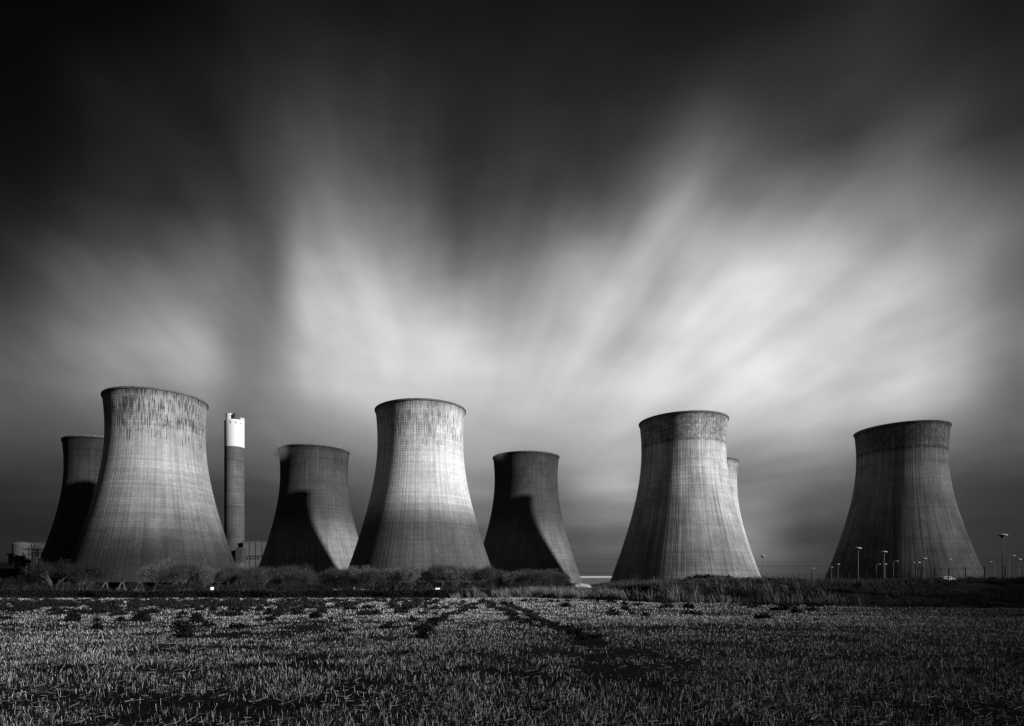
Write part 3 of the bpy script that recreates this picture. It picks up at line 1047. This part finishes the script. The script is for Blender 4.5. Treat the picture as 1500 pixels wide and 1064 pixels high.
def stubble(n, y0, y1, h0, h1, w0, w1, thr, pitch=.16, power=1.0):
    y = y0 + (y1 - y0) * rng.uniform(0, 1, n) ** power
    x = (rng.uniform(-60, 1560, n) - PX) / F * y
    # drill rows run slightly across the view
    u = y + .06 * x
    u = np.round(u / pitch) * pitch + rng.normal(0, .022, n)
    y = u - .06 * x
    k_ = (y < yb(x) - .4) & ~track_mask(x, y)
    dens = vnoise(x, y, .5, 40) * .35 + vnoise(x, y, .9, 41) * .6 + vnoise(x, y, 3.5, 42) * .6 + vnoise(x, y, 12, 43) * .35
    for (cx_, cy_, cw_) in CL:
        if y0 - 2 < cy_ < y1 + 2:
            k_ &= ~(((x - cx_) / (cw_ * .42)) ** 2 + ((y - cy_ + cw_ * .25) / (cw_ * .75)) ** 2 < 1)
    k_ &= dens > thr + rng.normal(0, .3, n)
    x, y = x[k_], y[k_]
    m = len(x)
    z = hfield(x, y)
    hh_ = (h0 + (h1 - h0) * rng.uniform(0, 1, m) ** 1.5) * (1 + .3 * vnoise(x, y, .8, 44))
    p0 = np.stack([x, y, z - .01], 1)
    p1 = p0 + np.stack([rng.normal(0, .22, m), rng.normal(0, .22, m), np.ones(m)], 1) * hh_[:, None]
    w = w0 + (w1 - w0) * (y - y0) / (y1 - y0)
    a = rng.normal(math.radians(-10), .7, m)
    side = np.stack([np.sin(a), np.cos(a), rng.normal(0, .1, m)], 1)
    return slivers(p0, p1, w, w * .8, side)


s1 = stubble(90000, 6.2, 14, .03, .12, .0034, .005, -.38)
s2 = stubble(220000, 13, 34, .03, .10, .005, .009, -.32)
s3 = stubble(260000, 32, 84, .04, .10, .010, .019, -.38, pitch=.32)
v, f = join(s1, s2, s3)
sb = link('stubble', np_mesh('stubble', v, f), leafy('straw', .72, .985, 4.8))
tag(sb, 'short cut straw stubble standing in rows over the whole field', 'stubble', kind='stuff')
# fallen straw
n = 30000
y = 6.2 + 16 * rng.uniform(0, 1, n) ** 1.4
x = (rng.uniform(-60, 1560, n) - PX) / F * y
k = (vnoise(x, y, 1.4, 51) + .45 * sst(x / 6) - .02 * (y - 8)) > .05 + rng.normal(0, .2, n)
x, y = x[k], y[k]
m = len(x)
a = rng.normal(0.2, .8, m)
L = rng.uniform(.03, .17, m)
p0 = np.stack([x, y, hfield(x, y) + rng.uniform(.005, .07, m)], 1)
p1 = p0 + np.stack([np.cos(a) * L, np.sin(a) * L, rng.normal(.0, .25, m) * L], 1)
v, f = slivers(p0, p1, .005, .0035)
ls = link('loose_straw', np_mesh('loose_straw', v, f), leafy('straw_loose', .45, .98, 4.5))
tag(ls, 'loose fallen straw lying across the near stubble', 'straw', kind='stuff')

# ------------------------------------------------------------------ street lamps
pole_m = gray('galvanised_pole', .10, rough=.5, var=.15)
head_m = gray('lamp_head_white', .35, rough=.4, var=.05)
dark_m = gray('lamp_underside', .05)


def disc_lamp_proto():
    t = empty('street_lamp', (0, 0, 0), '', 'street lamp', 'lamps on the raised ground at right')
    MB().rod((0, 0, 0), (0, 0, 1.1), .11, .11, 10).rod((0, 0, 1.1), (0, 0, 6.3), .07, .055, 10).obj('pole', pole_m, t, True)
    MB().lathe([(.07, 6.15), (.10, 6.25), (.24, 6.42), (.24, 6.5), (.05, 6.52)], 20).obj('collar', pole_m, t, True)
    MB().lathe([(.2, 6.5), (.56, 6.54), (.62, 6.6), (.6, 6.66), (.42, 6.76), (.15, 6.83), (.02, 6.84)], 28).obj('lamp_shade', head_m, t, True)
    return t


def arm_lamp_proto():
    t = empty('street_lamp', (0, 0, 0), '', 'street lamp', 'lamps on the raised ground at right')
    MB().rod((0, 0, 0), (0, 0, 6.5), .08, .05, 10).rod((0, 0, 6.5), (.3, 0, 6.75), .045, .04, 8).rod((.3, 0, 6.75), (.95, 0, 6.8), .04, .035, 8).obj('pole', pole_m, t, True)
    MB().box((1.2, 0, 6.8), (.6, .26, .14), bevel=.04).obj('lamp_head', head_m, t)
    return t


def flood_proto():
    t = empty('floodlight_mast', (0, 0, 0), '', 'floodlight', 'floodlight masts on the raised ground at right')
    MB().rod((0, 0, 0), (0, 0, 5.6), .17, .14, 10).obj('pole', gray('mast_dark', .03), t, True)
    MB().box((0, 0, 5.65), (1.9, .12, .14)).obj('crossbar', gray('mast_dark', .03), t)
    for sx_ in (-.75, .75):
        MB().box((sx_, -.1, 5.86), (.62, .4, .22), bevel=.05).obj('lamp_head', head_m if sx_ > 0 else pole_m, t)
    return t


def place(proto, first, px, ptop, head, label, flip=False):
    """head: height of the lamp over its foot; the distance follows from how high it stands in the view"""
    k_ = (2.1 + head - CAM) / ((HY - ptop) / F)
    X_ = (px - PX) / F * k_
    gz = float(hground(X_, k_))
    if first:
        o = proto
    else:
        o = proto.copy()
        C.objects.link(o)
        for c in proto.children:
            d = c.copy()
            C.objects.link(d)
            d.parent = o
    o.location = (X_, k_, gz)
    sz = (2.1 + head - gz) / head
    o.scale = (-1 if flip else 1, 1, sz)
    o['label'] = label
    return o


dl, al, fl = disc_lamp_proto(), arm_lamp_proto(), flood_proto()
for k, (x_, y_, lb) in enumerate([
        (1468.4, 782.4, 'tallest looking disc-topped lamp, right of the far right tower'),
        (1257, 802, 'tall disc-topped lamp before the dark left side of the far right tower'),
        (1295, 807.5, 'disc-topped lamp nearest the middle of the far right tower'),
        (1117.2, 813.5, 'disc-topped lamp alone against the sky right of the ribbed tower'),
        (1353.6, 817.5, 'disc-topped lamp before the lit right half of the far right tower'),
        (1227.6, 826, 'small disc-topped lamp at the left foot of the far right tower, taller of two'),
        (1217.8, 830.5, 'smallest disc-topped lamp, leftmost at the foot of the far right tower'),
        (1296.4, 825.8, 'short distant disc-topped lamp just behind the middle tall lamp'),
        (1492.5, 818.8, 'disc-topped lamp nearest the right picture edge'),
        (1081, 831.5, 'small disc-topped lamp at the right foot of the ribbed tower')]):
    place(dl, k == 0, x_, y_, 6.8, lb)
for k, (x_, y_, lb, fp) in enumerate([
        (1308.8, 822, 'lamp with a side arm right of the tower middle', False),
        (1283.6, 826.5, 'dim side-arm lamp left of the middle tall lamp', False),
        (1478.5, 814, 'side-arm lamp right of the tallest lamp', False),
        (1457, 823, 'dim side-arm lamp pointing left beside the tallest lamp', True),
        (1386, 819.5, 'side-arm lamp above the parked white car', False)]):
    place(al, k == 0, x_, y_, 6.8, lb, fp)
for k, (x_, y_, lb) in enumerate([
        (1189, 832.3, 'T-shaped floodlight mast against the sky left of the far right tower'),
        (1342, 823.6, 'T-shaped floodlight mast before the middle of the far right tower')]):
    place(fl, k == 0, x_, y_, 5.95, lb)

# ------------------------------------------------------------------ fence running away on the right
fe = empty('wire_fence', (82, 92, 2), 'tall wire mesh fence on dark posts running away behind the bank at right', 'fence')
pm = MB().rod((0, 0, -.4), (0, 0, 2.55), .075, .065, 8).mesh('post', True)
fdark = gray('fence_dark', .015)
pts = []
for k in range(34):
    Y = 80 + 3.8 * k
    X = 81.6 + max(0, Y - 105) * .11
    gz = float(hground(X, Y))
    pts.append(Vector((X, Y, gz)))
    o = link('post', pm, fdark, fe, (X - 82, Y - 92, gz - 2))
mb = MB()
for a_, b_ in zip(pts, pts[1:]):
    for h_ in (.15, .7, 1.2, 1.7, 2.2, 2.45):
        mb.rod(a_ + Vector((-82, -92, h_ - 2)), b_ + Vector((-82, -92, h_ - 2)), .011, .011, 3)
    for q in range(1, 9):
        c_ = a_.lerp(b_, q / 9) + Vector((-82, -92, -2))
        mb.rod(c_ + Vector((0, 0, .1)), c_ + Vector((0, 0, 2.45)), .007, .007, 3)
mb.obj('wire_mesh', fdark, fe)

# ------------------------------------------------------------------ parked car
Yc = 150
xc = at(1386.5, 850, Yc).x
gz = float(hground(xc, Yc))
gz = at(1386, 844.3, Yc).z - 1.45
car = empty('parked_car', (xc, Yc, gz), 'pale rounded car parked behind the bank before the far right tower', 'car', rz=math.radians(8))
prof = [(-1.75, .35), (1.75, .35), (1.82, .62), (1.72, .86), (1.0, .98), (.98, .99), (-1.45, 1.0), (-1.74, .9), (-1.82, .6)]
MB().prism(prof, -.8, .8).obj('body', gray('car_paint', .33, rough=.3, var=.03, spec=.6), car, False)
cab = [(-1.55, .99), (1.02, .985), (.45, 1.38), (.1, 1.45), (-.75, 1.45), (-1.25, 1.3)]
cb = MB().prism(cab, -.68, .68).obj('cabin', gray('car_paint', .6), car)
gl = gray('car_glass', .02, rough=.1, spec=.6)
for s_ in (-1, 1):
    MB().prism([(-1.3, 1.04), (-.3, 1.04), (-.3, 1.36), (-.8, 1.36), (-1.15, 1.25)], s_ * .69 - .01, s_ * .69 + .01).obj('side_window', gl, car)
    MB().prism([(-.2, 1.04), (.75, 1.04), (.35, 1.33), (.1, 1.36), (-.2, 1.36)], s_ * .69 - .01, s_ * .69 + .01).obj('side_window', gl, car)
    for wx in (-1.15, 1.15):
        w_ = MB().rod((wx, s_ * .62, .32), (wx, s_ * .83, .32), .32, .32, 20).obj('wheel', gray('tyre', .02), car, True)
        MB().rod((wx, s_ * .62, .32), (wx, s_ * .845, .32), .18, .18, 14).obj('rim', pole_m, w_, True)
for yy in (-.55, .55):
    MB().box((1.79, yy, .68), (.08, .26, .14), bevel=.03).obj('headlight', head_m, car)
MB().box((0, 0, -.02 + .001 - .35), (4.6, 2.4, .7)).obj('hardstanding', gray('asphalt', .05), None, False, (xc, Yc, gz - .0)).name = 'car_park'
tag(bpy.data.objects['car_park'], kind='structure')

# ------------------------------------------------------------------ signs and small markers behind the hedge
white_m = gray('sign_white', .7, var=.03)
marker_m = gray('marker_white', .25, var=.1)


def board(px, py, w, h, Y, label):
    p_ = at(px, py, Y)
    gz_ = float(hground(p_.x, Y))
    t = empty('notice_board', (p_.x, Y, gz_), label, 'sign', None, rz=math.radians(14))
    for sx_ in ((0,) if w < .6 else (-w * .3, w * .3)):
        MB().rod((sx_, .03, -.2), (sx_, .03, p_.z - gz_ + h * .3), .035, .035, 8).obj('post', pole_m, t, True)
    MB().box((0, -.03, p_.z - gz_), (w, .05, h), bevel=.01).obj('panel', white_m, t)


board(310.8, 862.3, .47, .42, 92, 'small square white notice on a post above the hedge at left')
board(641, 863.2, .68, .33, 90, 'wide white notice at the right end of the dark hedge')
for (mx, my, hh_, lb) in ((518.6, 860.5, .55, 'tallest slim white post above the hedge, left of the bright tower'), (523.8, 863, .2, 'short white post right of the tallest slim one'),
                          (608, 864, .2, 'small white post above the hedge left of the wide notice'), (665.4, 863, .25, 'small white post right of the wide notice'),
                          (594.5, 864.3, .15, 'tiny white post above the hedge below the bright tower'), (742, 862, .25, 'small white post in the reeds right of centre')):
    p_ = at(mx, my, 91)
    gz_ = float(hground(p_.x, 91))
    t = empty('marker_post', (p_.x, 91, gz_), lb, 'post', 'white marker posts along the field edge')
    z_ = p_.z - gz_
    MB().rod((0, 0, -.1), (0, 0, z_ - hh_ + .01), .03, .03, 8).obj('post', pole_m, t, True)
    MB().lathe([(.07, z_ - hh_), (.07, z_ - .04), (.04, z_), (.005, z_ + .01)], 12).obj('reflector_cap', marker_m, t, True)
for (xa, xb, lb) in ((489, 500, 'low white rail above the hedge at the foot of the shaded tower'), (528, 534, 'short white rail above the hedge, right of the slim white post')):
    a_, b_ = at(xa, 864, 92), at(xb, 864, 92)
    gz_ = float(hground(a_.x, 92))
    t = empty('low_rail', (a_.x, 92, gz_), lb, 'rail', 'white rails by the hedge')
    z_ = a_.z - gz_
    MB().box(((b_.x - a_.x) / 2, 0, z_), (b_.x - a_.x, .05, .10)).obj('rail', marker_m, t)
    for xx in (0.05, b_.x - a_.x - .05):
        MB().rod((xx, .03, -.1), (xx, .03, z_ + .15), .035, .035, 8).obj('post', marker_m, t, True)

# pale sheeted heap between the towers
Yh = 112
a_, b_ = at(829, 857, Yh), at(876, 857, Yh)
cx = (a_.x + b_.x) / 2
wv = b_.x - a_.x
gx_ = np.linspace(-1, 1, 40)
gy_ = np.linspace(-1, 1, 24)
GX, GY = np.meshgrid(gx_, gy_)
gz_ = float(hground(cx, Yh))
hv = (at(850, 854.4, Yh).z - gz_)
GZ = hv * np.clip(1 - np.abs(GX + .1) ** 2.4, 0, 1) * np.clip(1 - np.abs(GY) ** 3, 0, 1) + .07 * vnoise(GX * 6 + 9, GY * 4 + 9, 1, 61) - .05
i = np.arange(39)[None, :] + np.arange(23)[:, None] * 40
f = np.stack([i, i + 1, i + 41, i + 40], -1).reshape(-1, 4)
he = link('sheeted_heap', np_mesh('sheeted_heap', np.stack([GX * wv / 2, GY * 3, GZ], -1).reshape(-1, 3), f, True), gray('pale_sheet', .30, var=.2, scale=2), None, (cx, Yh, gz_))
tag(he, 'low pale heap with a light sheet on it between the two towers right of centre', 'heap')

# ------------------------------------------------------------------ added, unseen sun blockers behind the camera: their shade lies on the near field, the right side and the far towers
Sh = Vector((math.sin(SUN_AZ), -math.cos(SUN_AZ)))
Pp = Vector((math.cos(SUN_AZ), math.sin(SUN_AZ)))


def sun_blocker(label, c0, c1, a0, a1, thick, dens, soft, seed, H=520.0):
    """shade strip: c across the sunbeams on the ground, a along them (away from the sun)"""
    off = Sh * (H / math.tan(SUN_EL))
    ctr = Pp * ((c0 + c1) / 2) - Sh * ((a0 + a1) / 2) + off
    m = bpy.data.materials.new('sun_blocker_' + str(seed))
    m.use_nodes = True
    T = NT(m.node_tree)
    for n_ in list(T.n):
        T.n.remove(n_)
    o_ = T.node('ShaderNodeOutputMaterial')
    df = T.node('ShaderNodeBsdfDiffuse')
    df.inputs['Color'].default_value = (.5, .5, .5, 1)
    tr_ = T.node('ShaderNodeBsdfTransparent')
    mx_ = T.node('ShaderNodeMixShader')
    t_ = T.node('ShaderNodeTexCoord').outputs['Object']
    x_, y_, z_ = T.sep(t_)[:3]
    hx, hy = (c1 - c0) / 2, (a1 - a0) / 2
    ex = T.ramp(T.m('ABSOLUTE', x_), hx, hx - min(soft, hx))
    ey = T.ramp(T.m('ABSOLUTE', y_), hy, hy - min(soft, hy))
    nz = T.ramp(T.noise(t_, 1 / 60.0, 4.0, .5), .3, .7, .75, 1.1)
    fac = T.m('MULTIPLY', T.m('MULTIPLY', T.m('MULTIPLY', ex, ey), nz), dens, clamp=True)
    T.l.new(fac, mx_.inputs[0])
    T.l.new(tr_.outputs[0], mx_.inputs[1])
    T.l.new(df.outputs[0], mx_.inputs[2])
    T.l.new(mx_.outputs[0], o_.inputs[0])
    n_ = 40
    gx, gy = np.meshgrid(np.linspace(-1, 1, n_), np.linspace(-1, 1, n_))
    pr_ = np.clip(1 - gx ** 4, 0, 1) * np.clip(1 - gy ** 4, 0, 1)
    up = thick * pr_ * (1 + .4 * vnoise(gx * 5 + 9, gy * 5 + 9, 1, seed))
    lo = -.25 * thick * pr_
    V1 = np.stack([gx * hx, gy * hy, up], -1).reshape(-1, 3)
    V2 = np.stack([gx * hx, gy * hy, lo - .01], -1).reshape(-1, 3)
    i_ = np.arange(n_ - 1)[None, :] + np.arange(n_ - 1)[:, None] * n_
    f1_ = np.stack([i_, i_ + 1, i_ + 1 + n_, i_ + n_], -1).reshape(-1, 4)
    f2_ = f1_[:, ::-1] + n_ * n_
    o = link('sun_blocker', np_mesh('sun_blocker', np.concatenate([V1, V2]), np.concatenate([f1_, f2_]), True), m, None, (ctr.x, ctr.y, H))
    o.rotation_euler = (0, 0, math.atan2(Pp.y, Pp.x))
    tag(o, kind='stuff')
    o['label'] = label
    return o


sun_blocker('added thin sun blocker shading the right edge and the far towers', 480, 612, -330, 800, 20, .42, 45, 3)
sun_blocker('added thin sun blocker shading the near field', -330, 160, -420, 10, 8, .96, 13, 4, 80.0)
sun_blocker('added thin sun blocker shading the left of the field', -330, 36, -200, 260, 8, .30, 22, 5, 80.0)

# far woodland along the horizon
n = 26000
x = rng.uniform(-1500, 1900, n)
y = 1350 + 60 * vnoise(x, x * 0, 90, 71) + rng.uniform(-15, 15, n)
top = 9 + 3.5 * vnoise(x, x * 0, 23, 72) + 2.5 * vnoise(x, x * 0, 70, 73)
z = -3 + top * rng.uniform(0, 1, n)
P = np.stack([x, y, z], 1)
v, f = slivers(P, P + rng.normal(0, 2, (n, 3)), 2.2, 1.2)
fw = link('far_woodland', np_mesh('far_woodland', v, f), leafy('far_leaves', .04, .4))
tag(fw, 'dark far woodland along the horizon behind the power station', 'woodland', kind='stuff')
